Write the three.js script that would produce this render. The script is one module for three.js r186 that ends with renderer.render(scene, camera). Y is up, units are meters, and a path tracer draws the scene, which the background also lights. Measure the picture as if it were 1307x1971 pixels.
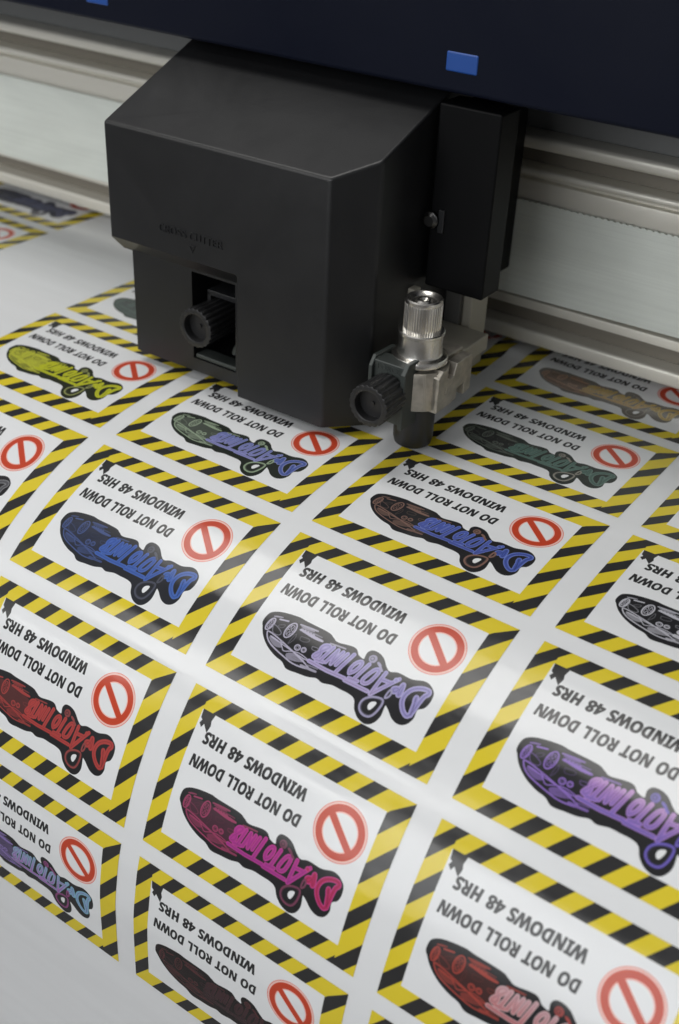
import * as THREE from 'three';
import { mergeGeometries, toCreasedNormals } from 'three/addons/utils/BufferGeometryUtils.js';
import { RoundedBoxGeometry } from 'three/addons/geometries/RoundedBoxGeometry.js';
import { TextGeometry } from 'three/addons/geometries/TextGeometry.js';
import { FontLoader } from 'three/addons/loaders/FontLoader.js';
import { ImprovedNoise } from 'three/addons/math/ImprovedNoise.js';
import { RectAreaLightUniformsLib } from 'three/addons/lights/RectAreaLightUniformsLib.js';
import { Brush, Evaluator, SUBTRACTION } from 'three-bvh-csg';

// ---------------------------------------------------------------- camera, light, exposure
const scene = new THREE.Scene();
scene.background = new THREE.Color().setRGB(0.19, 0.19, 0.194);      // dim even light of the workshop, nothing of it in view
const camera = new THREE.PerspectiveCamera(46.78, 1307 / 1971, 0.01, 30);
{
  const m = new THREE.Matrix4().makeBasis(
    new THREE.Vector3(0.8111774, 0.04153057, -0.58332361),
    new THREE.Vector3(-0.34706028, 0.8370133, -0.42303416),
    new THREE.Vector3(0.47068077, 0.5456042, 0.69337989));
  camera.quaternion.setFromRotationMatrix(m);
  camera.position.set(0.17827, 0.20356, 0.24194);
  camera.focus = 0.365; camera.userData.fStop = 12;
}
const renderer = new THREE.WebGLRenderer({ antialias: true });
renderer.toneMapping = THREE.LinearToneMapping;
renderer.toneMappingExposure = 0.93;
renderer.shadowMap.enabled = true;
RectAreaLightUniformsLib.init();
const LAMP = 4.8;                                                    // radiance of a ceiling panel
const LAMPS = [[-0.55, 1.5, 0.1, 'long ceiling light panel above the machine'], [-1.1, 1.5, 1.65, 'long ceiling light panel in front of the machine'], [-1.1, 1.5, 3.1, 'long ceiling light panel in the far row, on the right'],
  [-2.7, 1.5, 1.65, 'long ceiling light panel left in the middle row'], [-2.7, 1.5, 3.1, 'long ceiling light panel in the far row, on the left']].map(([x, y, z, l]) => [x, y, z, 1.2, 0.6, l]);
const WINDOW = { at: [-0.15, 0.95, 3.2], size: [2.4, 1.5], light: 3.0 };   // the workshop's front window, behind the photographer

// ---------------------------------------------------------------- helpers
const taken = new Map();
const numbered = (n) => { const k = taken.get(n) ?? 0; taken.set(n, k + 1); return k ? n + '_' + String(k).padStart(3, '0') : n; };
const YAW = 0.019;                                                  // the machine stands a degree askew to the print
function thing(name, label, category, base, turn, group) {
  const o = new THREE.Group(); o.name = numbered(name); scene.add(o);
  o.userData = { label, category }; if (group) o.userData.group = group;
  o.userData.label = label;
  const b = new THREE.Vector3(...base).multiplyScalar(0.001);
  baseOf.set(o, b.clone());
  o.position.copy(b).applyAxisAngle(new THREE.Vector3(0, 1, 0), turn || 0); o.rotation.y = turn || 0;
  return o;
}
const baseOf = new Map();
// one mesh from geometries given in millimetres of the machine frame
function obj(name, geos, mat, parent) {
  const list = (Array.isArray(geos) ? geos : [geos]).map((g) => {
    const q = g.index ? g.toNonIndexed() : g.clone();
    for (const a of Object.keys(q.attributes)) if (!['position', 'normal', 'uv'].includes(a)) q.deleteAttribute(a);
    if (!q.attributes.uv) q.setAttribute('uv', new THREE.BufferAttribute(new Float32Array(q.attributes.position.count * 2), 2));
    return q;
  });
  const g = list.length > 1 ? mergeGeometries(list) : list[0];
  g.scale(0.001, 0.001, 0.001);
  let root = parent; while (root && !baseOf.has(root)) root = root.parent;
  const b = baseOf.get(root); if (b) g.translate(-b.x, -b.y, -b.z);
  const m = new THREE.Mesh(g, mat); m.name = name; m.castShadow = m.receiveShadow = true;
  (parent || scene).add(m);
  return m;
}
const rbox = (x0, x1, y0, y1, z0, z1, r = 0.4, seg = 2) => new RoundedBoxGeometry(x1 - x0, y1 - y0, z1 - z0, seg, Math.min(r, (x1 - x0) / 2.01, (y1 - y0) / 2.01, (z1 - z0) / 2.01)).translate((x0 + x1) / 2, (y0 + y1) / 2, (z0 + z1) / 2);
const lathe = (pts, x, z, n = 56) => toCreasedNormals(new THREE.LatheGeometry(pts.map(([r, y]) => new THREE.Vector2(r, y)), n), 0.6).translate(x, 0, z);
const noise = new ImprovedNoise();
let seed = 7; const rnd = () => { seed = (seed * 1664525 + 1013904223) >>> 0; return seed / 4294967296; };
function canvas(w, h) { const c = document.createElement('canvas'); c.width = w; c.height = h; return c; }
function tex(c, srgb = true) { const t = new THREE.CanvasTexture(c); if (srgb) t.colorSpace = THREE.SRGBColorSpace; t.wrapS = t.wrapT = THREE.RepeatWrapping; t.magFilter = THREE.LinearFilter; t.anisotropy = 8; return t; }
// brushed / grained value texture for roughness and bump
function grain(w, h, stretch, lo, hi) {
  const d = new Uint8Array(w * h * 4);
  for (let y = 0; y < h; y++) { let run = rnd(); for (let x = 0; x < w; x++) {
    if (rnd() < 1 / stretch) run = rnd();
    const n = 0.5 + 0.5 * noise.noise(x * 6 / w, y * 60 / h, 3.3), v = (lo + (hi - lo) * (0.6 * run + 0.4 * n)) * 255, i = (y * w + x) * 4;
    d[i] = d[i + 1] = d[i + 2] = v; d[i + 3] = 255; } }
  const t = new THREE.DataTexture(d, w, h); t.wrapS = t.wrapT = THREE.RepeatWrapping; t.magFilter = THREE.LinearFilter; t.needsUpdate = true; return t;
}
// box-projected uv, 100 mm to the unit
function boxUV(g) {
  g = g.index ? g.toNonIndexed() : g; const p = g.attributes.position, n = g.attributes.normal, uv = new Float32Array(p.count * 2);
  for (let i = 0; i < p.count; i++) { const a = Math.abs(n.getX(i)), b = Math.abs(n.getY(i)), c = Math.abs(n.getZ(i)); const [u, v] = b > a && b > c * 0.9 ? [p.getX(i), p.getZ(i)] : a > c ? [p.getZ(i), p.getY(i)] : [p.getX(i), p.getY(i)]; uv[i * 2] = u / 100; uv[i * 2 + 1] = v / 100; }
  g.setAttribute('uv', new THREE.BufferAttribute(uv, 2)); return g;
}
// tint map around white: patches of wear, fine grain, streaks along u, and sparse specks of dust
function wear(n, o) {
  const d = new Uint8Array(n * n * 4), row = Array.from({ length: n }, () => rnd() - 0.5);
  for (let y = 0; y < n; y++) for (let x = 0; x < n; x++) {
    const u = x / n, v = y / n, per = (f, z) => { const a = u * Math.PI * 2, b = v * Math.PI * 2; return noise.noise(f * Math.cos(a) + z, f * Math.sin(a) + f * Math.cos(b), f * Math.sin(b) + z * 1.7); };
    const k = (o.mid ?? 0.8) * (1 + (o.patch ?? 0) * per(1.2, 3.1) + (o.patch ?? 0) * 0.7 * per(3.5, 9.2) + (o.grain ?? 0) * (rnd() - 0.5) + (o.streak ?? 0) * (row[y] + 0.6 * noise.noise(u * 3, y / 5, 7))), i = (y * n + x) * 4;
    d[i] = d[i + 1] = d[i + 2] = Math.max(0, Math.min(255, k * 255)); d[i + 3] = 255;
  }
  for (let q = 0; q < (o.specks ?? 0); q++) { const x = Math.floor(rnd() * n), y = Math.floor(rnd() * n), w = 1 + Math.floor(rnd() * 2), l = rnd() < 0.2 ? 4 + Math.floor(rnd() * 8) : w; for (let a = 0; a < l; a++) for (let b = 0; b < w; b++) { const i = (((y + b + (l > w ? Math.floor(a / 2) : 0)) % n) * n + (x + a) % n) * 4; d[i] = d[i + 1] = d[i + 2] = 255; } }
  const t = new THREE.DataTexture(d, n, n); t.wrapS = t.wrapT = THREE.RepeatWrapping; t.magFilter = THREE.LinearFilter; t.needsUpdate = true; return t;
}
const C = (r, g, b) => new THREE.Color().setRGB(r, g, b);
const std = (o) => new THREE.MeshPhysicalMaterial(o);
const plasticGrain = grain(256, 256, 1.2, 0, 1), brushed = grain(512, 256, 60, 0, 1);
plasticGrain.repeat.set(2.2, 2.2); brushed.repeat.set(2, 30);
const beltMap = wear(512, { mid: 0.8, patch: 0.05, streak: 0.07, grain: 0.03 }); beltMap.repeat.set(0.004, 0.012);
const castMap = wear(512, { mid: 0.72, patch: 0.3, grain: 0.16, specks: 60 }), hoodRough = wear(512, { mid: 0.6, patch: 0.14, grain: 0.05 }); castMap.repeat.set(0.03, 0.03); hoodRough.repeat.set(0.004, 0.004);
const M = {
  shell: std({ color: C(0.0145, 0.0152, 0.017), map: wear(1024, { mid: 0.6, patch: 0.07, grain: 0.08, specks: 140 }), roughness: 0.66, roughnessMap: wear(512, { mid: 0.62, patch: 0.08, grain: 0.05 }), bumpMap: plasticGrain, bumpScale: 0.00002 }),
  emboss: std({ color: C(0.014, 0.0147, 0.0162), roughness: 0.34 }),
  black: std({ color: C(0.0015, 0.0017, 0.0022), roughness: 0.5, specularIntensity: 0.3 }),
  knob: std({ color: C(0.016, 0.016, 0.017), roughness: 0.4 }),
  holder: std({ color: C(0.05, 0.058, 0.055), roughness: 0.42, metalness: 0.2 }),
  hood: std({ color: C(0.004, 0.006, 0.0155), roughness: 0.75, roughnessMap: hoodRough, specularIntensity: 0.35 }),
  mark: std({ color: C(0.014, 0.075, 0.33), roughness: 0.4 }),
  alu: std({ color: C(0.74, 0.72, 0.65), roughness: 0.42, metalness: 0.35, bumpMap: brushed, bumpScale: 0.00001 }),
  groove: std({ color: C(0.2, 0.182, 0.15), roughness: 0.55, metalness: 0.1 }),
  belt: std({ color: C(0.9, 0.95, 0.89), map: beltMap, roughness: 0.6 }),
  panel: std({ color: C(0.2, 0.205, 0.205), roughness: 0.6 }),
  steel: std({ color: C(0.72, 0.7, 0.66), roughness: 0.27, metalness: 1 }),
  cast: std({ color: C(0.62, 0.58, 0.51), map: castMap, roughness: 0.62, roughnessMap: castMap, metalness: 0.8, bumpMap: castMap, bumpScale: 0.00008 }),
  plate: std({ color: C(0.42, 0.4, 0.34), roughness: 0.5, metalness: 0.4 }),
  dplate: std({ color: C(0.1, 0.1, 0.095), roughness: 0.5, metalness: 0.3 }),
  screw: std({ color: C(0.1, 0.1, 0.1), roughness: 0.32, metalness: 1 }),
  white: std({ color: C(0.75, 0.73, 0.68), roughness: 0.5 }),
  platen: std({ color: C(0.25, 0.25, 0.25), roughness: 0.6 }),
};

// ---------------------------------------------------------------- the surface of the printed vinyl
// S runs along the sheet (towards the viewer), X along the beam; flat under the beam, rolling over the front apron
const KN = [-0.10, -0.05, 0, 0.05, 0.10, 0.16], KV = [0.01, 0.9112, 8.0312, 11.2498, 7.6448, 6.5569];
const S0 = -0.32, DS = 0.00025, NS = 2400, PY = new Float64Array(NS + 1), PZ = new Float64Array(NS + 1), PT = new Float64Array(NS + 1);
{
  let th = 0, y = 0, z = 0;
  const kap = (s) => { if (s < KN[0]) return 0; for (let i = 0; i < 5; i++) if (s < KN[i + 1]) return KV[i] + (KV[i + 1] - KV[i]) * (s - KN[i]) / (KN[i + 1] - KN[i]); return KV[5]; };
  for (let i = 0; i <= NS; i++) { PT[i] = th; PY[i] = y; PZ[i] = z; th = Math.min(th + kap(S0 + i * DS) * DS, 1.55); z += Math.cos(th) * DS; y -= Math.sin(th) * DS; }
  const i0 = Math.round(-S0 / DS), y0 = PY[i0], z0 = PZ[i0];
  for (let i = 0; i <= NS; i++) { PY[i] -= y0; PZ[i] -= z0; }
}
const W = 0.0762, H = 0.051, GX = 0.0076, GZ = 0.0057;
function ripple(X, S) {
  let h = 0.00016 * noise.noise(X * 9 + 3, S * 24, 1.7) + 0.00013 * noise.noise(X * 22, S * 105, 8.1) + 0.00004 * noise.noise(X * 30 + 5, S * 230, 2.9) + 0.000007 * noise.noise(X * 150, S * 260, 4.4);
  const d = (S - 0.0542 + 0.0012 * Math.sin(X * 31)) / 0.0016; h += 0.00009 * Math.exp(-d * d) * (0.6 + 0.6 * noise.noise(X * 25, 2.2, 0));   // slight crease across the sheet
  const p = (X + 0.010) / 0.016, q = (S + 0.146) / 0.013; h += 0.0022 * Math.exp(-p * p - q * q) * (0.75 + 0.5 * noise.noise(X * 120, S * 150, 6.6));   // the vinyl buckles behind the blade
  return h;
}
function surf(X, S, lift, out) {
  const f = Math.min(Math.max((S - S0) / DS, 0), NS - 1.001), i = Math.floor(f), t = f - i;
  const th = PT[i] + (PT[i + 1] - PT[i]) * t, y = PY[i] + (PY[i + 1] - PY[i]) * t, z = PZ[i] + (PZ[i + 1] - PZ[i]) * t, c = Math.cos(th), s = Math.sin(th), e = 0.0004;
  const h = ripple(X, S), hx = (ripple(X + e, S) - ripple(X - e, S)) / (2 * e), hs = (ripple(X, S + e) - ripple(X, S - e)) / (2 * e);
  out.px = X; out.py = y + (h + lift) * c; out.pz = z + (h + lift) * s;
  // normal = n - hx*X - hs*T with n = (0, c, s), T = (0, -s, c)
  const nx = -hx, ny = c + hs * s, nz = s - hs * c, l = Math.hypot(nx, ny, nz);
  out.nx = nx / l; out.ny = ny / l; out.nz = nz / l;
}
// a grid of the surface, split into parts by pick(cell centre) -> part number
function sheetGrid(x0, x1, s0, s1, nx, ns, lift, uvOf, pick, parts, origin) {
  const P = new Float32Array((nx + 1) * (ns + 1) * 3), N = new Float32Array(P.length), U = new Float32Array((nx + 1) * (ns + 1) * 2), o = {};
  for (let j = 0, k = 0; j <= ns; j++) for (let i = 0; i <= nx; i++, k++) {
    const X = x0 + (x1 - x0) * i / nx, S = s0 + (s1 - s0) * j / ns; surf(X, S, lift, o);
    P[k * 3] = o.px - origin.x; P[k * 3 + 1] = o.py - origin.y; P[k * 3 + 2] = o.pz - origin.z; N[k * 3] = o.nx; N[k * 3 + 1] = o.ny; N[k * 3 + 2] = o.nz;
    const uv = uvOf(X, S); U[k * 2] = uv[0]; U[k * 2 + 1] = uv[1];
  }
  const cells = Array.from({ length: parts }, () => []);
  for (let j = 0; j < ns; j++) for (let i = 0; i < nx; i++) cells[pick(x0 + (x1 - x0) * (i + 0.5) / nx, s0 + (s1 - s0) * (j + 0.5) / ns)].push(j * (nx + 1) + i);
  return cells.map((list) => {
    if (!list.length) return null;
    const map = new Map(), p = [], n = [], u = [], idx = [];
    const v = (k) => { let a = map.get(k); if (a === undefined) { a = map.size; map.set(k, a); p.push(P[k * 3], P[k * 3 + 1], P[k * 3 + 2]); n.push(N[k * 3], N[k * 3 + 1], N[k * 3 + 2]); u.push(U[k * 2], U[k * 2 + 1]); } return a; };
    for (const k of list) { const a = v(k), b = v(k + 1), c = v(k + nx + 1), d = v(k + nx + 2); idx.push(a, c, b, b, c, d); }
    const g = new THREE.BufferGeometry();
    g.setAttribute('position', new THREE.Float32BufferAttribute(p, 3)); g.setAttribute('normal', new THREE.Float32BufferAttribute(n, 3)); g.setAttribute('uv', new THREE.Float32BufferAttribute(u, 2)); g.setIndex(idx);
    return g;
  });
}
// fine film texture of the laminate: used as roughness variation and micro relief
const film = (() => { const n = 512, d = new Uint8Array(n * n * 4); for (let y = 0; y < n; y++) for (let x = 0; x < n; x++) { const v = 128 + 60 * noise.noise(x / 40, y / 16, 5.5) + 30 * noise.noise(x / 9, y / 5, 1.5) + 22 * (rnd() - 0.5), i = (y * n + x) * 4; d[i] = d[i + 1] = d[i + 2] = Math.max(0, Math.min(255, v)); d[i + 3] = 255; } const t = new THREE.DataTexture(d, n, n); t.wrapS = t.wrapT = THREE.RepeatWrapping; t.magFilter = THREE.LinearFilter; t.needsUpdate = true; return t; })();
const GLOSS = { roughness: 0.3, specularIntensity: 0.75 };
const vinylMat = std({ color: C(0.76, 0.775, 0.79), ...GLOSS, roughnessMap: film }); vinylMat.roughness = 0.33;
{
  const o = {}; surf(-0.1, -0.05, 0, o);
  const origin = new THREE.Vector3(-0.1, o.py, o.pz);
  const [g] = sheetGrid(-0.56, 0.36, -0.24, 0.272, 460, 256, 0, (X, S) => [X * 6, S * 6], () => 0, 1, origin);
  const sheet = new THREE.Mesh(g, vinylMat); sheet.name = 'vinyl_sheet'; sheet.position.copy(origin); sheet.castShadow = sheet.receiveShadow = true;
  sheet.userData = { label: 'wide glossy white vinyl sheet rolling over the front of the machine', category: 'vinyl sheet' };
  scene.add(sheet);
  // the platen and its rounded front apron under the sheet
  const pts = []; for (let s = -0.3; s <= 0.26; s += 0.01) { surf(-9, s, -0.0016, o); const f = Math.round((s - S0) / DS); pts.push([PZ[f] - 0.0016 * Math.sin(PT[f]), PY[f] - 0.0016 * Math.cos(PT[f])]); }
  const sh = new THREE.Shape(); sh.moveTo(pts[0][0], pts[0][1] - 0.2); for (const [z, y] of pts) sh.lineTo(z, y); sh.lineTo(pts[0][0] + 0.05, pts[pts.length - 1][1]);
  const pg = new THREE.ExtrudeGeometry(sh, { depth: 1.0, bevelEnabled: false }); pg.rotateY(-Math.PI / 2); pg.translate(0.4, 0, 0);
  const pl = new THREE.Mesh(pg, M.platen); pl.name = 'platen'; pl.userData = { kind: 'structure' }; pl.castShadow = pl.receiveShadow = true; scene.add(pl);
}

{
  const f = new THREE.Mesh(new THREE.PlaneGeometry(12, 12).rotateX(-Math.PI / 2), std({ color: C(0.16, 0.155, 0.15), roughness: 0.7 })); f.position.set(-1, -0.95, 1); f.name = 'floor'; f.userData = { kind: 'structure' }; f.receiveShadow = true; scene.add(f);
}
// ---------------------------------------------------------------- the print of a sticker, in millimetres of the upright design (76.2 x 51)
const LOGO = [[65.6, 17.3], [66.8, 20.6], [64.8, 23.2], [58.4, 24.6], [54.7, 24.5], [47.4, 24.4], [45.1, 23.7], [42.9, 23.0], [37.7, 23.8], [35.4, 22.3], [33.1, 22.1], [33.2, 24.3], [31.9, 25.5], [29.0, 25.0], [26.4, 22.8], [24.6, 22.0], [22.2, 22.8], [18.0, 22.8], [14.2, 23.9], [11.6, 23.0], [10.4, 21.1], [10.7, 18.0], [12.3, 16.3], [12.2, 13.4], [13.8, 11.1], [16.7, 11.1], [19.7, 13.3], [21.0, 13.5], [20.8, 9.8], [22.5, 7.1], [25.3, 7.0], [27.8, 8.7], [29.4, 11.2], [31.7, 12.0], [34.9, 12.0], [37.6, 12.0], [40.6, 11.3], [42.8, 11.7], [45.6, 10.9], [49.0, 10.5], [52.4, 10.2], [54.7, 11.4], [58.3, 12.2], [62.5, 14.2]];
const SIGN = [16.6, 34.5, 7.45];
const IN = [6.7, 70.4, 6.1, 45.6];
const inPoly = (x, y) => { let c = false; for (let i = 0, j = LOGO.length - 1; i < LOGO.length; j = i++) { const [a, b] = LOGO[i], [e, f] = LOGO[j]; if ((b > y) !== (f > y) && x < (e - a) * (y - b) / (f - b) + a) c = !c; } return c; };
const INK = '#313132', YEL = '#dcc736', RED = '#c2472f';
const PX = 1024 / 76.2;
function smoothPath(g, pts, closed = true) {
  const n = pts.length; g.beginPath();
  if (closed) { g.moveTo((pts[n - 1][0] + pts[0][0]) / 2, (pts[n - 1][1] + pts[0][1]) / 2); for (let i = 0; i < n; i++) { const a = pts[i], b = pts[(i + 1) % n]; g.quadraticCurveTo(a[0], a[1], (a[0] + b[0]) / 2, (a[1] + b[1]) / 2); } g.closePath(); }
  else { g.moveTo(...pts[0]); for (let i = 1; i < n - 1; i++) { const a = pts[i], b = pts[i + 1]; g.quadraticCurveTo(a[0], a[1], (a[0] + b[0]) / 2, (a[1] + b[1]) / 2); } g.lineTo(...pts[n - 1]); }
}
function trap(g, pts, draw) { g.save(); g.beginPath(); pts.forEach((p, i) => (i ? g.lineTo(...p) : g.moveTo(...p))); g.closePath(); g.clip(); g.fillStyle = YEL; g.fillRect(-1, -1, 80, 54); g.fillStyle = INK; draw(); g.restore(); }
const quad = (g, ...p) => { g.beginPath(); p.forEach((q, i) => (i ? g.lineTo(...q) : g.moveTo(...q))); g.fill(); };
function handText(g, text, x0, x1, base, cap, r) {
  g.save(); const fs = cap / 0.714; g.font = 'bold ' + (fs * 10) + 'px sans-serif';
  const wid = [...text].map((c) => g.measureText(c).width / 10 * (c === ' ' ? 1.25 : 0.98) ), total = wid.reduce((a, b) => a + b, 0), k = (x1 - x0) / total;
  let x = x0; g.fillStyle = g.strokeStyle = INK; g.lineJoin = 'round'; g.lineCap = 'round'; g.lineWidth = 2.6;
  [...text].forEach((c, i) => { g.save(); g.translate(x, base + (r() - 0.5) * 0.16); g.rotate((r() - 0.5) * 0.05); g.transform(k * 0.1, 0, -0.1 * 0.1, 0.1, 0, 0); g.fillText(c, 0, 0); g.strokeText(c, 0, 0); g.restore(); x += wid[i] * k; });
  g.restore();
}
const mix = (a, b, t) => a.map((v, i) => v + (b[i] - v) * t), css = (c, a = 1) => `rgba(${c.map((v) => Math.round(v)).join(',')},${a})`;
function drawSticker(art, s) {
  let sd = s * 977 + 13; const r = () => { sd = (sd * 1664525 + 1013904223) >>> 0; return sd / 4294967296; };
  const c = canvas(1024, 686), g = c.getContext('2d'); g.scale(PX, 686 / 51);
  g.fillStyle = '#e4e6e8'; g.fillRect(0, 0, 77, 52);
  const [a, b, t, u] = IN;
  // hazard border: four mitred strips of slanted bars
  trap(g, [[0, 51], [76.2, 51], [b, u], [a, u]], () => { for (let k = -5; k < 4; k++) { const x = 58 + 9.82 * k; quad(g, [x, 51], [x + 4.6, 51], [x + 4.6 + 5.1, 44.6], [x + 5.1, 44.6]); } });
  trap(g, [[0, 0], [76.2, 0], [b, t], [a, t]], () => { for (let k = -6; k < 2; k++) { const x = 54.6 + 10.05 * k; quad(g, [x, 0], [x + 4.7, 0], [x - 0.4, 6.4], [x - 5.1, 6.4]); } });
  trap(g, [[76.2, 0], [76.2, 51], [b, 51], [b, t]], () => { for (let k = -4; k < 2; k++) { const y = 39.7 + 13.1 * k; quad(g, [76.2, y], [76.2, y + 5.9], [68.2, y + 15.9], [68.2, y + 10]); } });
  trap(g, [[0, 0], [0, 51], [a, u], [a, 0]], () => { for (let k = -2; k < 5; k++) { const y = 4.2 + 14.4 * k; quad(g, [0, y], [0, y + 6.2], [8, y - 3.8], [8, y - 10]); } });
  // torn ribbon in the corner
  g.fillStyle = INK; quad(g, [65.7, 45.7], [70.2, 45.7], [69.9, 43.2], [69.2, 42.7], [69.7, 41.6], [68.7, 40.6], [68.1, 41.9], [67.3, 41.0], [66.3, 39.9], [65.8, 42.2], [66.2, 43.5]);
  handText(g, 'DO NOT ROLL DOWN', 28.4, 67.9, 32.95, 3.45, r);
  handText(g, 'WINDOWS 48 HRS', 29.6, 66.3, 40.3, 3.45, r);
  // prohibition sign
  const [sx, sy, sr] = SIGN; g.strokeStyle = 'rgba(226,120,104,0.85)'; g.lineWidth = 0.32; g.beginPath(); g.arc(sx, sy, sr + 0.62, 0, 7); g.stroke();
  g.strokeStyle = 'rgba(244,178,164,0.75)'; g.lineWidth = 2.7; g.beginPath(); g.arc(sx, sy, sr - 1, 0, 7); g.stroke(); g.save(); g.translate(sx, sy); g.rotate(0.71); g.lineWidth = 2.4; g.beginPath(); g.moveTo(-sr + 1.4, 0); g.lineTo(sr - 1.4, 0); g.stroke(); g.restore();
  g.strokeStyle = RED; g.lineWidth = 2.0; g.beginPath(); g.arc(sx, sy, sr - 1, 0, 7); g.stroke();
  g.save(); g.translate(sx, sy); g.rotate(0.71); g.lineWidth = 2.0; g.beginPath(); g.moveTo(-sr + 1.2, 0); g.lineTo(sr - 1.2, 0); g.stroke(); g.restore();
  drawLogo(g, art, r);
  return c;
}
function drawLogo(g, source, r) {
  const art = Object.fromEntries(Object.entries(source).map(([k, v]) => [k, Array.isArray(v) ? mix(v, [100, 100, 106], 0.17) : v]));
  const { text, edge = mix(text, [255, 255, 255], 0.25), top = text, car, loop = car, dr = text, line = 0.3, body = 0 } = art;
  g.lineJoin = g.lineCap = 'round';
  g.beginPath(); LOGO.forEach((p, i) => { const n = LOGO.length, a = LOGO[(i + n - 1) % n], b = LOGO[(i + 1) % n], c = LOGO[(i + 2) % n]; if (!i) g.moveTo(...p); g.bezierCurveTo(p[0] + (b[0] - a[0]) / 5, p[1] + (b[1] - a[1]) / 5, b[0] - (c[0] - p[0]) / 5, b[1] - (c[1] - p[1]) / 5, ...b); });
  g.closePath(); g.fillStyle = art.back ?? '#2a2a2c'; g.fill(); g.strokeStyle = g.fillStyle; g.lineWidth = 0.7; g.stroke();
  for (const [x, y, q] of [[12.4, 21.6, 1.8], [14.2, 13.0, 1.9], [31.2, 23.5, 2.1], [24.6, 9.6, 2.6], [37.4, 22.6, 1.4], [65.0, 19.6, 2.2], [60.6, 22.6, 1.7], [54.6, 23.2, 1.6], [47.4, 23.0, 1.7], [51.4, 11.9, 1.7], [45.4, 12.4, 1.5], [57.6, 13.6, 1.6]]) { g.beginPath(); g.arc(x, y, q, 0, 7); g.fill(); }
  const grad = g.createLinearGradient(0, 13, 0, 22); grad.addColorStop(0, css(top)); grad.addColorStop(1, css(text));
  const L = (pts, w, col, closed) => { smoothPath(g, pts, closed); g.strokeStyle = col; g.lineWidth = w; g.stroke(); };
  // --- car, three-quarter front
  const dark = [40, 40, 42], cc = (k) => css(mix(car, dark, k)), blob = (pts, k, al = 1) => { smoothPath(g, pts); g.fillStyle = css(mix(car, dark, k), al); g.fill(); };
  if (body) blob([[45, 13], [51, 12.2], [56, 13.4], [61.5, 14.4], [64.6, 17.4], [65.4, 20.4], [62, 21.6], [56, 22.4], [47, 21.4], [45, 17]], 1 - body);
  const car1 = cc(0), car2 = cc(0.4), car3 = cc(0.62);
  blob([[55.4, 13.6], [53.6, 14.8], [50, 15.1], [48.4, 13.9], [50.7, 12.9], [54.1, 12.3]], 0.3);                                                // windscreen
  blob([[63.0, 16.0], [61.2, 16.0], [57.9, 15.4], [57.0, 14.6], [59.2, 13.9], [61.5, 14.8]], 0.32);                                             // side glass
  L([[45.2, 13.0], [48, 12.2], [52, 11.9], [55.6, 12.7], [58.8, 13.4], [61.8, 14.4], [63.6, 16.0], [64.4, 17.9]], line + 0.12, car1);
  L([[46, 14.2], [50.4, 15.6], [53.8, 15.2], [56.2, 13.8], [57.2, 14.8], [58.2, 15.7], [61.4, 16.3], [63.2, 16.2]], line, car1);
  L([[49.2, 13.4], [51.4, 14.2], [53.6, 13.4]], line * 0.8, car2); L([[50.6, 12.8], [51.6, 14.6]], line * 0.7, car2);
  blob([[57.4, 15.8], [58.5, 15.3], [58.9, 16.2], [57.9, 16.6]], 0.1);
  for (const [x, y, rx, ry] of [[57.8, 20.3, 1.35, 2.55], [64.5, 19.4, 0.95, 2.05]]) {
    g.strokeStyle = car1; g.lineWidth = line + 0.14; g.beginPath(); g.ellipse(x, y, rx, ry, 0.16, 0, 7); g.stroke();
    g.lineWidth = line * 0.6; g.beginPath(); g.ellipse(x, y, rx * 0.66, ry * 0.7, 0.16, 0, 7); g.stroke();
    for (let k = 0; k < 6; k++) { const q = k * 1.047; g.beginPath(); g.moveTo(x + rx * 0.15 * Math.cos(q), y + ry * 0.15 * Math.sin(q)); g.lineTo(x + rx * 0.7 * Math.cos(q), y + ry * 0.72 * Math.sin(q)); g.stroke(); }
  }
  for (const [x, y, q] of [[52.9, 16.7, 0.86], [50.8, 16.9, 0.72]]) { g.strokeStyle = car1; g.lineWidth = line + 0.06; g.beginPath(); g.ellipse(x, y, q, q * 0.95, 0, 0, 7); g.stroke(); g.lineWidth = 0.15; g.beginPath(); g.arc(x, y, q * 0.5, 0, 7); g.stroke(); }
  L([[49.0, 18.9], [47.0, 19.3], [46.8, 18.2], [48.8, 18.0], [49.0, 18.9]], line * 0.8, car2); L([[53.8, 20.1], [50.7, 20.6], [50.8, 19.3], [53.6, 18.7], [53.8, 20.1]], line * 0.8, car3);
  L([[56.4, 21.9], [53.4, 21.6], [49.8, 21.2], [45.6, 21.7]], line + 0.22, car1); L([[56.0, 22.6], [52, 22.3], [46, 22.6]], line * 0.9, car2); L([[55.6, 20.8], [55.0, 18.6], [55.8, 16.9], [56.4, 16.2]], line * 0.8, car3);
  for (let k = 0; k < 5; k++) L([[50.2 + k, 21.9], [50.7 + k, 22.4], [51.2 + k, 21.9]], line * 0.9, car1);
  L([[63.8, 20.2], [62.8, 17.8], [61.8, 17.2], [60.0, 17.4], [59.6, 18.6]], line, car2); L([[63.4, 21.7], [61.2, 22.2], [59.3, 22.6]], line + 0.2, car1); L([[65.4, 21.7], [63.8, 22.5], [61.4, 22.9]], line, cc(0.2)); L([[62.6, 19.8], [60.4, 19.6], [59.8, 21.4]], line * 0.8, car3);
  L([[57.6, 23.0], [53, 23.6], [48.6, 23.7]], line + 0.12, cc(0.1)); L([[56.6, 22.6], [52.8, 23.1], [50, 23.1]], line, cc(0.25)); L([[46, 21.9], [42, 22.5], [38.6, 22.7]], line + 0.1, cc(0.15)); L([[45.4, 21.4], [42.6, 21.9]], line, cc(0.2));
  L([[50.4, 12.6], [46.4, 12.6], [42.8, 13.0]], line + 0.3, cc(0.15)); L([[48.6, 13.4], [45.6, 13.8], [43, 13.8]], line, car2);
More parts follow.
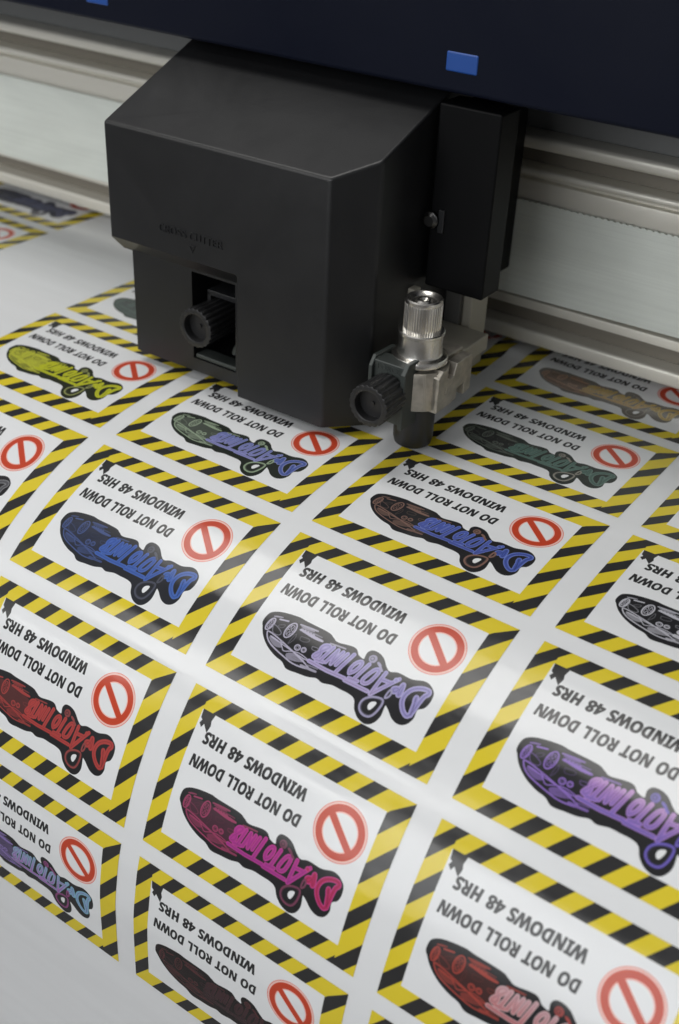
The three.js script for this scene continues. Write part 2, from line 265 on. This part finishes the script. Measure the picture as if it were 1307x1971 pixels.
  // --- lettering: fat italic strokes with a lighter rim
  const rim = css(edge), inner = css(mix(edge, [40, 40, 60], 0.5), 0.75);
  const Z = (pts, w, col) => { if (pts.curved) return L(pts, w, col); g.beginPath(); pts.forEach((p, i) => (i ? g.lineTo(...p) : g.moveTo(...p))); g.strokeStyle = col; g.lineWidth = w; g.stroke(); };
  const letters = (strokes, fill) => { for (const s of strokes) Z(s, 1.28, rim); for (const s of strokes) Z(s, 0.95, fill); for (const s of strokes) Z(s, 0.12, inner); };
  const it = (x, y) => [x - (y - 17.8) * 0.3, y];
  const seg = (...p) => p.map(([x, y]) => it(x, y));
  const cur = (...p) => { const q = seg(...p); q.curved = true; return q; };
  const auto = [seg([22.2, 21.6], [25.2, 14.2], [26.6, 21.6]), seg([23.4, 19.6], [26.2, 19.3]), cur([28.0, 16.2], [28.0, 19.6], [28.4, 21.4], [29.6, 21.4], [30.1, 19.4], [30.2, 16.0]), seg([32.2, 15.8], [32.2, 21.6]), seg([30.9, 15.8], [33.6, 15.5]), cur([34.6, 16.8], [33.7, 18.0], [33.7, 20.6], [34.6, 21.5], [35.5, 20.4], [35.5, 18.0], [34.6, 16.8])];
  const tints = [seg([37.9, 15.2], [37.9, 22.2]), seg([39.5, 17.2], [39.5, 21.5]), seg([40.9, 21.4], [40.9, 16.8], [42.5, 21.3], [42.5, 16.6]), seg([44.2, 16.0], [44.2, 21.4]), seg([43.1, 16.3], [45.4, 16.0]), cur([47.2, 16.9], [46.3, 16.2], [45.5, 17.0], [45.8, 18.4], [47.0, 19.4], [46.9, 20.9], [45.6, 21.4], [45.0, 20.8])];
  const bars = [[[27.4, 14.6], [35.0, 14.5]], [[35.4, 14.9], [41.4, 14.6], [47.6, 14.8]]];
  letters([...bars, ...auto, ...tints], grad);
  const D = [[[13.0, 13.0], [13.1, 16.2], [14.2, 18.6], [14.0, 19.6]], [[13.0, 13.0], [15.6, 14.0], [17.6, 17.0], [16.9, 20.2], [14.6, 22.0], [11.9, 22.5], [11.4, 21.4], [12.6, 20.2]], [[19.2, 21.4], [19.5, 19.0], [19.0, 17.2], [18.6, 17.9]], [[19.4, 19.2], [20.4, 17.6], [21.2, 18.1], [20.9, 18.9]], [[21.6, 20.9], [21.8, 21.0]]];
  for (const s of D) L(s, 1.5, rim); for (const s of D) L(s, 1.05, css(dr)); for (const s of D) L(s, 0.14, css(mix(dr, [20, 20, 30], 0.5), 0.75));
  // --- squeegee loop and ball on a cord
  const lp = [[27.6, 9.9], [27.4, 12.3], [25.2, 14.1], [22.2, 14.7], [21.6, 13.5], [22.0, 10.6], [23.2, 8.4], [25.8, 8.3]];
  L(lp, line + 0.32, css(loop), true); L(lp.map(([x, y]) => [x * 0.84 + 24.4 * 0.16, y * 0.84 + 11.4 * 0.16]), line * 0.55, css(mix(loop, dark, 0.5)), true);
  g.fillStyle = '#e4e6e8'; smoothPath(g, [[25.4, 11.0], [25.0, 12.6], [23.2, 13.3], [23.3, 11.8], [24.2, 9.9]]); g.fill();
  L([[22.2, 14.7], [21.0, 15.8], [20.9, 17.4], [21.8, 18.2]], line + 0.28, css(loop)); L([[29.6, 23.4], [28.0, 22.9], [27.4, 21.6], [26.4, 21.4]], line + 0.3, css(loop));
  g.fillStyle = css(mix(loop, dark, 0.08)); g.beginPath(); g.arc(31.0, 23.5, 1.25, 0, 7); g.fill(); g.strokeStyle = css(mix(loop, dark, 0.6)); g.lineWidth = 0.25; g.beginPath(); g.arc(31.2, 23.5, 0.55, 0, 7); g.stroke();
}
// ---------------------------------------------------------------- the stickers: column, row, art, label
const LAV = [168, 158, 216];
const STICKERS = [
  [1, 1, { text: [160, 152, 214], top: [196, 178, 222], car: [196, 192, 214], loop: [170, 165, 200] }, 'lavender lettering and a white line-drawn car on black, mid sheet'],
  [1, 2, { text: [196, 50, 150], top: [178, 52, 150], dr: [198, 44, 96], car: [168, 62, 100], loop: [120, 60, 84], edge: [206, 70, 150], body: 0.3 }, 'hot magenta lettering and a dusky pink car'],
  [1, 3, { text: [62, 34, 36], top: [50, 34, 36], dr: [62, 34, 36], car: [78, 38, 40], edge: [60, 36, 38], back: '#262223' }, 'nearly black logo with faint maroon lettering, at the bottom'],
  [1, 0, { text: [76, 96, 190], top: [70, 84, 170], dr: [70, 90, 180], car: [128, 96, 84], loop: [132, 98, 86], edge: [120, 140, 220] }, 'royal blue lettering and a brown line-drawn car, below the blade tip'],
  [1, -1, { text: [78, 108, 98], top: [86, 118, 106], car: [92, 100, 90], loop: [142, 138, 126], edge: [104, 132, 120], body: 0.2, back: '#2c312e' }, 'grey green lettering and a dark car, right of the blade tip'],
  [1, -2, { text: [204, 170, 86], top: [196, 150, 92], car: [180, 136, 106], loop: [150, 144, 134], edge: [210, 184, 104], body: 0.6, back: '#74706a' }, 'orange and yellow logo under the beam on the right'],
  [0, 0, { text: [112, 124, 190], top: [150, 152, 214], dr: [86, 106, 184], car: [156, 176, 146], loop: [150, 172, 140], edge: [150, 156, 214], body: 0.35, back: '#2b302b' }, 'periwinkle lettering and a pale green car, under the cutter housing'],
  [0, 1, { text: [58, 92, 182], top: [62, 98, 184], dr: [62, 100, 188], car: [66, 84, 140], loop: [72, 76, 90], edge: [74, 108, 192], body: 0.3, back: '#2c2e33' }, 'cobalt blue logo throughout, left of the lavender one'],
  [0, 2, { text: [186, 62, 56], top: [186, 62, 56], car: [170, 60, 56], edge: [180, 60, 56], body: 0.4, loop: [150, 66, 64] }, 'brick red logo throughout, at the left edge'],
  [0, 3, { text: [150, 176, 216], top: [190, 96, 196], dr: [140, 176, 220], car: [140, 116, 190], edge: [120, 190, 200], loop: [150, 70, 130], body: 0.5 }, 'pale blue to violet logo, at the lower left edge'],
  [-1, 0, { text: [214, 218, 40], top: [206, 212, 40], dr: [212, 216, 44], car: [202, 206, 60], edge: [190, 196, 40], body: 0.9, back: '#33362b', loop: [150, 156, 90] }, 'bright yellow logo, left of the cutter housing'],
  [-1, -1, { text: [70, 104, 90], top: [70, 104, 90], car: [66, 88, 80], body: 0.5, back: '#39433e' }, 'dark green logo, half hidden behind the cutter housing'],
  [-1, 1, { text: [90, 90, 94], car: [80, 80, 84] }, 'dark grey logo cut off at the left edge'],
  [2, 0, { text: [214, 214, 222], top: [214, 214, 222], car: [206, 206, 216], edge: [226, 226, 232] }, 'white line-drawn car on black, cut off at the right edge'],
  [2, 1, { text: [206, 150, 218], top: [118, 98, 200], dr: [110, 92, 196], car: [148, 112, 208], edge: [188, 140, 216], loop: [112, 96, 200] }, 'violet and pink gradient logo, cut off at the right edge'],
  [2, 2, { text: [226, 180, 184], top: [206, 110, 110], dr: [190, 70, 64], car: [178, 66, 54], edge: [222, 190, 194], loop: [180, 70, 64], body: 0.25 }, 'pale pink lettering and a red car, in the lower right'],
  [2, 3, { text: [120, 60, 60], car: [120, 60, 60] }, 'only its border showing, at the very bottom right'],
  [2, -1, { text: [110, 110, 120], car: [110, 110, 120] }, 'only a border corner showing, at the right edge above the white car'],
  [-3, -1, { text: [90, 90, 94], car: [80, 80, 84] }, 'small and blurred at the far left edge, nearer of two'],
  [-3, -2, { text: [96, 100, 130], top: [84, 90, 120], car: [86, 90, 110], body: 0.7, back: '#3d3f4c' }, 'blurred slate blue logo under the beam on the left'],
  [0, -2, { text: [96, 100, 130], car: [86, 90, 110] }, 'only a corner showing under the beam right of the carriage'],
];
STICKERS.forEach(([col, row, art, what], i) => {
  const x0 = col === -3 ? -0.2365 - W : (col - 1) * (W + GX), s0 = col === -3 ? (row + 1) * (H + GZ) - 0.117 : (row - 1) * (H + GZ), o = {};
  surf(x0 + W / 2, s0 + H / 2, 0, o);
  const origin = new THREE.Vector3(o.px, o.py, o.pz), grp = new THREE.Group();
  grp.name = numbered('warning_sticker'); grp.position.copy(origin);
  grp.userData = { label: 'striped-border sticker with ' + what, category: 'sticker', group: 'printed warning stickers on the vinyl sheet' };
  if (/^only|^small|^blurred/.test(what)) grp.userData.label = 'striped-border sticker, ' + what;
  scene.add(grp);
  const mat = std({ color: 0xffffff, map: tex(drawSticker(art, i + 1)), roughnessMap: film.clone(), ...GLOSS }); mat.roughness = 0.33; mat.roughnessMap.repeat.set(0.45, 0.3);
  const near = row >= 0 && col >= 0, nx = near ? 120 : 64, ns = near ? 80 : 42;
  const names = ['panel', 'striped_border', 'prohibition_sign', 'logo', 'text_line', 'text_line', 'ribbon'];
  const geos = sheetGrid(x0, x0 + W, s0, s0 + H, nx, ns, 0.00008, (X, S) => [1 - (X - x0) / W, (S - s0) / H], (X, S) => {
    const x = (1 - (X - x0) / W) * 76.2, y = (1 - (S - s0) / H) * 51;
    if (x < IN[0] || x > IN[1] || y < IN[2] || y > IN[3]) return 1;
    if (Math.hypot(x - SIGN[0], y - SIGN[1]) < SIGN[2] + 0.9) return 2;
    if (inPoly(x, y)) return 3;
    if (x > 27.8 && x < 68.6 && y > 29.2 && y < 33.3) return 4;
    if (x > 28.9 && x < 67 && y > 36.5 && y < 40.6) return 5;
    if (x > 65.8 && x < 70.2 && y > 40.4) return 6;
    return 0;
  }, 7, origin);
  geos.forEach((g, k) => { if (!g) return; const m = new THREE.Mesh(g, mat); m.name = names[k]; m.castShadow = m.receiveShadow = true; grp.add(m); });
});

// ---------------------------------------------------------------- the machine (millimetres, machine frame)
const X0 = -560, X1 = 360;
// profile [z, y] extruded along x
function extrudeX(prof, x0, x1, crease = 0.5) {
  const s = new THREE.Shape(); prof.forEach(([z, y], i) => (i ? s.lineTo(-z, y) : s.moveTo(-z, y)));
  const g = new THREE.ExtrudeGeometry(s, { depth: x1 - x0, bevelEnabled: false, steps: 1 }); g.rotateY(Math.PI / 2); g.translate(x0, 0, 0);
  return toCreasedNormals(g, crease);
}
const arc = (cz, cy, r, a0, a1, n = 5) => Array.from({ length: n + 1 }, (_, i) => { const a = a0 + (a1 - a0) * i / n; return [cz + r * Math.cos(a), cy + r * Math.sin(a)]; });
{
  const beam = thing('gantry_beam', 'pale aluminium gantry beam with grooved rails behind the cutting carriage', 'beam', [-100, 9.5, -160], YAW);
  obj('beam_face', [extrudeX([[-200, 9.6], [-156, 9.6], [-156, 23.4], [-150, 23.4], ...arc(-150.6, 26.4, 0.6, 0, Math.PI / 2, 3), [-157, 27], [-157, 29.4], [-151, 29.4], [-151, 65.2], ...arc(-150.6, 65.4, 0.6, -0.3, 0, 1), ...arc(-150.6, 71.6, 0.6, 0, Math.PI / 2, 3), [-153, 72.2], [-153, 74], [-157, 74], [-157, 88], [-200, 88]], X0, X1)], M.alu, beam);
  obj('groove', rbox(X0, X1, 16.2, 23.2, -156.5, -155.2, 0.1), M.groove, beam);
  obj('groove', rbox(X0, X1, 77.2, 83.6, -158, -156.2, 0.1), M.groove, beam);
  const lip = (y0, y1, z, r) => extrudeX([[-158, y0], ...arc(z - r, y0 + r, r, -Math.PI / 2, 0, 5), ...arc(z - r, y1 - r, r, 0, Math.PI / 2, 5), [-158, y1]], X0, X1, 0.9);
  obj('lower_rail', lip(10, 16, -147.5, 1.3), M.alu, beam);
  obj('middle_rail', lip(74.2, 77.0, -148, 1.2), M.alu, beam);
  obj('upper_rail', lip(83.6, 88.4, -148, 1.8), M.alu, beam);
  obj('back_panel', rbox(X0, X1, 87.8, 117, -172, -160, 0.5), M.panel, beam);
}
{
  const belt = thing('drive_belt', 'wide pale toothed drive belt stretched along the gantry beam', 'belt', [-100, 24, -149], YAW);
  const s = new THREE.Shape(), yb = (x) => 24.6 + (x + 290) * 4.4 / 350, yt = (x) => 63.8 + (x + 290) * 1.2 / 350;
  s.moveTo(X0, yb(X0)); s.lineTo(X1, yb(X1));
  for (let x = X1; x > X0; x -= 2.4) { s.lineTo(x, yt(x)); s.lineTo(x - 1.0, yt(x)); s.lineTo(x - 1.3, yt(x) - 0.35); s.lineTo(x - 2.1, yt(x) - 0.35); }
  s.lineTo(X0, yt(X0));
  obj('belt_band', new THREE.ExtrudeGeometry(s, { depth: 0.9, bevelEnabled: false }).translate(0, 0, -149.8), M.belt, belt);
}
{
  const hood = thing('hood_cover', 'dark navy hood cover overhanging the gantry beam', 'cover', [-100, 116, -150], YAW);
  obj('cover_shell', extrudeX([[-240, 116], ...arc(-79.6, 117.6, 1.6, -Math.PI / 2, 0, 6), ...arc(-88, 250, 10, 0, Math.PI / 2, 6), [-240, 260]], X0, X1, 0.6), M.hood, hood);
  for (const [x, y] of [[-1.6, 125.2], [-150, 124.6], [-298, 124.0], [147, 125.8]]) obj('position_mark', rbox(x - 5.4, x + 5.4, y - 2.9, y + 2.9, -79, -77.7, 0.6, 3), M.mark, hood);
}
function prismSlope(outline, yb, topFn, r, vr = 1.2) {
  // rounded vertical edges
  const pts = []; const n = outline.length;
  for (let i = 0; i < n; i++) {
    const p = new THREE.Vector2(...outline[(i + n - 1) % n]), q = new THREE.Vector2(...outline[i]), s = new THREE.Vector2(...outline[(i + 1) % n]);
    const a = p.clone().sub(q).normalize(), b = s.clone().sub(q).normalize();
    for (let k = 0; k <= 4; k++) { const t = k / 4, A = q.clone().addScaledVector(a, vr), B = q.clone().addScaledVector(b, vr); pts.push(A.clone().multiplyScalar((1 - t) * (1 - t)).addScaledVector(q, 2 * t * (1 - t)).addScaledVector(B, t * t)); }
  }
  const cen = pts.reduce((a, p) => a.add(p), new THREE.Vector2()).multiplyScalar(1 / pts.length), m = pts.length;
  const inset = (d) => pts.map((p, i) => { const a = pts[(i + m - 1) % m], b = pts[(i + 1) % m]; const t = b.clone().sub(a).normalize(); let nn = new THREE.Vector2(-t.y, t.x); if (nn.dot(cen.clone().sub(p)) < 0) nn.negate(); return p.clone().addScaledVector(nn, d); });
  const rings = [[pts, () => yb]]; for (let k = 0; k <= 5; k++) { const a = k / 5 * Math.PI / 2; rings.push([inset(r * (1 - Math.cos(a))), (p) => topFn(p.x, p.y) - r + r * Math.sin(a)]); }
  rings.push([inset(r + 0.25), (p) => topFn(p.x, p.y)]); const pos = []; const P = rings.map(([ring, f]) => ring.map((p) => [p.x, f(p), p.y]));
  const tri = (a, b, c) => pos.push(...a, ...b, ...c);
  for (let k = 0; k + 1 < P.length; k++) for (let i = 0; i < m; i++) { const j = (i + 1) % m; tri(P[k][i], P[k][j], P[k + 1][i]); tri(P[k][j], P[k + 1][j], P[k + 1][i]); }
  const last = P[P.length - 1], tc = [cen.x, topFn(cen.x, cen.y), cen.y], bc = [cen.x, yb, cen.y];
  for (let i = 0; i < m; i++) { const j = (i + 1) % m; tri(last[i], last[j], tc); tri(P[0][j], P[0][i], bc); }
  const g = new THREE.BufferGeometry(); g.setAttribute('position', new THREE.Float32BufferAttribute(pos, 3));
  // outward orientation
  g.computeBoundingBox(); const v = (i) => new THREE.Vector3(pos[i * 3], pos[i * 3 + 1], pos[i * 3 + 2]); let vol = 0; for (let i = 0; i < pos.length / 3; i += 3) vol += v(i).dot(v(i + 1).cross(v(i + 2)));
  if (vol < 0) for (let i = 0; i < pos.length; i += 9) for (let k = 0; k < 3; k++) { const t = pos[i + 3 + k]; pos[i + 3 + k] = pos[i + 6 + k]; pos[i + 6 + k] = t; }
  g.setAttribute('position', new THREE.Float32BufferAttribute(pos, 3)); g.setAttribute('uv', new THREE.Float32BufferAttribute(new Float32Array(pos.length / 3 * 2), 2)); g.computeVertexNormals();
  return toCreasedNormals(g, 0.55);
}
const font = await new FontLoader().loadAsync('fonts/droid/droid_sans_regular.typeface.json');
const text = (s, size, depth, width, x, y, z) => { const g = new TextGeometry(s, { font, size, depth, curveSegments: 4, bevelEnabled: false }); g.computeBoundingBox(); const b = g.boundingBox; g.translate(-b.min.x, -b.min.y, 0); g.scale(width / (b.max.x - b.min.x), 1, 1); return g.translate(x, y, z); };
function knobGeo(r, len, x, y, zf, ribs = 22) {                    // ribbed knob with a dished front, axis along z, front face at zf
  const gear = (k) => { const s = new THREE.Shape(); for (let i = 0; i < ribs * 8; i++) { const a = i / (ribs * 8) * Math.PI * 2, q = r * k - 0.2 + 0.2 * Math.sign(Math.cos(a * ribs)) * Math.pow(Math.abs(Math.cos(a * ribs)), 0.5); i ? s.lineTo(q * Math.cos(a), q * Math.sin(a)) : s.moveTo(q * Math.cos(a), q * Math.sin(a)); } s.closePath(); return s; };
  const ring = gear(1); const h = new THREE.Path(); h.absarc(0, 0, r * 0.76, 0, Math.PI * 2, true); ring.holes.push(h);
  const front = new THREE.ExtrudeGeometry(ring, { depth: 3.4, bevelEnabled: true, bevelSize: 0.25, bevelThickness: 0.3, bevelSegments: 2, curveSegments: 32 }).translate(0, 0, -3.7);
  const back = new THREE.ExtrudeGeometry(gear(1), { depth: len - 3, bevelEnabled: false, curveSegments: 24 }).translate(0, 0, -len);
  const dimple = new THREE.CylinderGeometry(0.7, 0.7, 0.6, 20).rotateX(Math.PI / 2).translate(0, 0, -2.75);
  return [front, back, dimple].map((g) => toCreasedNormals(g, 0.5).translate(x, y, zf));
}
{
  const car = thing('cutting_carriage', 'black plastic cutting carriage with a ribbed knob in its front window', 'carriage', [-66, 9, -75], YAW);
  const top = (x, z) => 94 - 0.4277 * (z + 43.5);
  const body = new Brush(prismSlope([[-116.4, -43.5], [-23.6, -43.5], [-12.6, -55], [-10.2, -104], [-116.4, -104]], 9.4, top, 0.9));
  const ev = new Evaluator(); ev.useGroups = false; ev.attributes = ['position', 'normal', 'uv'];
  const cut = (g) => { g = g.index ? g.toNonIndexed() : g; if (!g.attributes.uv) g.setAttribute('uv', new THREE.BufferAttribute(new Float32Array(g.attributes.position.count * 2), 2)); const b = new Brush(g); b.updateMatrixWorld(); return b; };
  body.updateMatrixWorld();
  let res = ev.evaluate(body, cut(extrudeX([[-30, -5], [-30, 54.6], [-43.1, 54.6], [-43.9, 54.0], [-49.5, 48.4], [-49.5, -5]], -140, -60)), SUBTRACTION);
  res = ev.evaluate(res, cut(new THREE.BoxGeometry(0.9, 60, 0.9).rotateY(Math.PI / 4).translate(-60, 24, -43.5)), SUBTRACTION);
  res = ev.evaluate(res, cut(new THREE.BoxGeometry(9, 70, 90).translate(-116.5, 13.2, -70)), SUBTRACTION);
  res = ev.evaluate(res, cut(new THREE.BoxGeometry(19.4, 33, 34).translate(-74.8, 31, -58)), SUBTRACTION);
  res.geometry.computeBoundingBox();
  const shell = obj('housing', boxUV(res.geometry), M.shell, car);
  obj('embossed_lettering', text('CROSS CUTTER', 2.7, 0.45, 27.6, -93, 61.7, -43.6), M.emboss, shell);
  { const s = new THREE.Shape(); s.moveTo(-1.4, 1.3); s.lineTo(1.4, 1.3); s.lineTo(0, -1.3); s.closePath(); const h = new THREE.Path(); h.moveTo(-0.85, 0.95); h.lineTo(0, -0.7); h.lineTo(0.85, 0.95); h.closePath(); s.holes.push(h); obj('embossed_arrow', new THREE.ExtrudeGeometry(s, { depth: 0.4, bevelEnabled: false }).translate(-78.6, 58.6, -43.6), M.emboss, shell); }
  // window interior
  obj('window_ledge', rbox(-84, -65.4, 14.6, 16.2, -56, -50.0, 0.5), M.holder, car);
  obj('window_bracket', [rbox(-81, -65.5, 38.5, 40.5, -62, -53.5, 0.3), rbox(-81, -79.4, 30, 40, -62, -53.5, 0.3)], M.emboss, car);
  obj('lever', new THREE.TorusGeometry(5.2, 1.3, 10, 24, 1.9).rotateZ(1.2).translate(-63.5, 19, -54), M.holder, car);
  obj('cross_cutter_knob', knobGeo(7.0, 16, -77.2, 30.6, -42.2), M.knob, car);
  // side bracket right of the housing
  const br = obj('side_bracket', [rbox(-9.2, 12.6, 53, 112.4, -92, -80, 0.8, 3)], M.black, car);
  obj('bracket_clip', rbox(-5.8, -3.6, 72, 79.5, -80.4, -79.2, 0.3), M.emboss, br);
  obj('screw', [lathe([[0, 0], [1.1, 0], [1.2, 1.6], [2.3, 1.7], [2.4, 2.6], [1.7, 3.4], [0, 3.4]], 0, 0, 24).rotateX(Math.PI / 2).translate(-8.0, 75.8, -80.6), new THREE.TorusGeometry(2.3, 0.45, 8, 24).translate(-8.0, 75.8, -78.6)], M.screw, br);
  // carriage slab running on the rails
  obj('carriage_slab', [rbox(-104, -9, 40, 104, -144, -100, 1)], M.black, car);
  obj('carriage_plate', rbox(-60, -1.2, 15, 60, -113, -101, 0.5), M.plate, car);
  obj('cover_plate', rbox(-40, -4.6, 18, 60, -101, -98.6, 0.4), M.dplate, car);
  obj('back_plate', [rbox(-14, -9, 30, 53, -78, -74, 0.5), rbox(-14, 8, 28, 34, -98, -66, 0.6)], M.plate, car);
  // clamp that grips the blade holder
  const ax = 3, az = -59.4;
  const halfRing = (r0, r1, y0, y1) => { const s = new THREE.Shape(); s.absarc(0, 0, r1, 0, Math.PI * 2); const h = new THREE.Path(); h.absarc(0, 0, r0, 0, Math.PI * 2, true); s.holes.push(h); return toCreasedNormals(new THREE.ExtrudeGeometry(s, { depth: y1 - y0 - 0.6, bevelEnabled: true, bevelSize: 0.3, bevelThickness: 0.3, bevelSegments: 2, curveSegments: 28 }).rotateX(-Math.PI / 2).translate(ax, y0 + 0.3, az), 0.5); };
  const clamp = obj('clamp_block', [halfRing(7.2, 9.6, 23, 36.4), rbox(9.4, 13.4, 23, 35.4, -61, -54.5, 0.7), rbox(-6, 8, 24, 36, -80, -66, 0.8)].map((g) => { g = boxUV(g); const u = g.attributes.uv; for (let i = 0; i < u.array.length; i++) u.array[i] *= 100; return g; }), M.cast, car);
  const armShape = new THREE.Shape(); [[-54.8, 23], [-54.8, 34.6], [-57, 36.6], [-59.4, 36.6], [-59.8, 33.4], [-62, 32], [-64.5, 32.4], [-66, 36.3], [-75, 36.3], [-76, 34], [-76, 23.8], [-72.4, 23.2], [-72, 27.6], [-67, 27.2], [-66.6, 23.6], [-62, 23]].forEach(([z, y], i) => (i ? armShape.lineTo(z, y) : armShape.moveTo(z, y)));
  { const h = new THREE.Path(); h.absellipse(-59.6, 29, 0.7, 1.5, 0, Math.PI * 2, true); armShape.holes.push(h); }
  obj('clamp_arm', new THREE.ExtrudeGeometry(armShape, { depth: 3, bevelEnabled: true, bevelSize: 0.3, bevelThickness: 0.3, bevelSegments: 2 }).rotateY(-Math.PI / 2).translate(13.4, 0, 0), M.cast, clamp);
  // force bracket in front with its knob
  const side = new THREE.Shape(); [[-45.2, 18.4], [-45.2, 37.4], [-47.4, 40.2], [-58.4, 39.6], [-58.6, 19.4], [-56, 18]].forEach(([z, y], i) => (i ? side.lineTo(z, y) : side.moveTo(z, y)));
  const cheek = (x, d) => new THREE.ExtrudeGeometry(side, { depth: d, bevelEnabled: true, bevelSize: 0.3, bevelThickness: 0.25, bevelSegments: 2 }).rotateY(-Math.PI / 2).translate(x, 0, 0);
  const fb = obj('force_bracket', [cheek(-6.0, 0.9), cheek(6.4, 1.2), rbox(-6.2, 5.4, 18.6, 39.4, -53, -46.4, 0.4)], M.holder, car);
  obj('embossed_lettering', text('FORCE', 1.9, 0.3, 8.2, -4.6, 36.7, -46.5), M.holder, fb);
  obj('force_knob', knobGeo(6.9, 11.6, 0.2, 29.4, -34.2), M.knob, car);
}
{
  const ax = 3, az = -59.4;
  const bh = thing('blade_holder', 'silver blade holder with a knurled cap and a black tip touching the print', 'blade holder', [ax, 6.6, az], YAW);
  const kn = new THREE.Shape(), T = 44; for (let i = 0; i < T * 4; i++) { const a = i / (T * 4) * Math.PI * 2, q = 5.98 - (i % 4 >= 2 ? 0.22 : 0); i ? kn.lineTo(q * Math.cos(a), q * Math.sin(a)) : kn.moveTo(q * Math.cos(a), q * Math.sin(a)); } kn.closePath();
  const cap = obj('knurled_cap', [toCreasedNormals(new THREE.ExtrudeGeometry(kn, { depth: 9.2, bevelEnabled: true, bevelSize: 0.12, bevelThickness: 0.3, bevelSegments: 2 }).rotateX(-Math.PI / 2).translate(ax, 47.6, az), 0.4)], M.steel, bh);
  obj('cap_top', lathe([[0, 57.0], [1.0, 57.1], [1.5, 57.9], [2.2, 57.9], [2.8, 57.2], [4.1, 57.4], [5.0, 58.4], [5.6, 58.6], [5.95, 58.2], [6.0, 57.2], [5.9, 56.6]], ax, az), M.steel, cap);
  obj('sleeve', lathe([[5.6, 48], [7.3, 47.9], [7.6, 47.6], [7.6, 46.8], [7.2, 46.4], [7.2, 40.6], [7.4, 39.9], [9.0, 39.5], [9.2, 39.1], [9.2, 37.6], [8.8, 37.2], [7.0, 37.0], [7.0, 24]], ax, az), M.steel, bh);
  obj('collar', lathe([[6.2, 24], [6.4, 23.8], [6.4, 21.6], [6.0, 21.4]], ax, az), M.white, bh);
  const noz = []; for (let i = 0; i < 12; i++) { const a = i / 12 * Math.PI * 2; noz.push(new THREE.BoxGeometry(1.5, 12, 0.5).rotateY(-a).translate(ax + 6.75 * Math.sin(a), 15, az + 6.75 * Math.cos(a))); }
  obj('tip', [lathe([[0, 21.6], [6.4, 21.6], [6.8, 21.2], [6.7, 9.4], [6.2, 7.4], [5.4, 6.8], [0, 6.8]], ax, az)], M.knob, bh);
}

// ---------------------------------------------------------------- ceiling lamps of the workshop, above and left of the frame
for (const [x, y, z, w, d, label] of LAMPS) {
  const t = thing('ceiling_light', label, 'ceiling light', [x * 1000, y * 1000, z * 1000], 0, 'ceiling light panels');
  const W1 = w * 500, D1 = d * 500, X = x * 1000, Y = y * 1000, Z = z * 1000;
  obj('frame', [rbox(X - W1 - 20, X - W1, Y - 5, Y + 40, Z - D1 - 20, Z + D1 + 20, 2), rbox(X + W1, X + W1 + 20, Y - 5, Y + 40, Z - D1 - 20, Z + D1 + 20, 2), rbox(X - W1, X + W1, Y - 5, Y + 40, Z - D1 - 20, Z - D1, 2), rbox(X - W1, X + W1, Y - 5, Y + 40, Z + D1, Z + D1 + 20, 2)], M.white, t);
  obj('diffuser', rbox(X - W1, X + W1, Y + 6, Y + 30, Z - D1, Z + D1, 1), std({ color: C(0.8, 0.8, 0.8), roughness: 0.6, emissive: C(1, 0.98, 0.95), emissiveIntensity: 1 }), t);
  const l = new THREE.RectAreaLight(new THREE.Color().setRGB(1, 0.985, 0.955), LAMP, w, d); l.position.set(0, 0.003, 0); l.lookAt(l.position.x, -10, l.position.z); l.rotation.set(-Math.PI / 2, 0, 0); t.add(l);
}
{
  const { at: [x, y, z], size: [w, h], light } = WINDOW, X = x * 1000, Y = y * 1000, Z = z * 1000, a = w * 500, b = h * 500;
  const t = thing('shop_window', 'wide white framed window in front of the machine', 'window', [X, Y - b, Z], 0);
  obj('frame', [rbox(X - a - 60, X - a, Y - b - 60, Y + b + 60, Z - 20, Z + 60, 4), rbox(X + a, X + a + 60, Y - b - 60, Y + b + 60, Z - 20, Z + 60, 4), rbox(X - a, X + a, Y - b - 60, Y - b, Z - 20, Z + 60, 4), rbox(X - a, X + a, Y + b, Y + b + 60, Z - 20, Z + 60, 4)], M.white, t);
  for (const k of [-1, 1]) obj('pane', rbox(X + (k < 0 ? -a : 15), X + (k < 0 ? -15 : a), Y - b, Y + b, Z + 12, Z + 22, 1), std({ color: C(0.7, 0.72, 0.74), roughness: 0.4, emissive: C(0.96, 0.98, 1), emissiveIntensity: 0.8 }), t);
  obj('mullion', rbox(X - 15, X + 15, Y - b, Y + b, Z + 4, Z + 50, 3), M.white, t);
  const l = new THREE.RectAreaLight(new THREE.Color().setRGB(0.97, 0.985, 1), light, w, h); l.position.set(0, h / 2, 0.002); t.add(l);   // shines along -z
}
renderer.render(scene, camera);
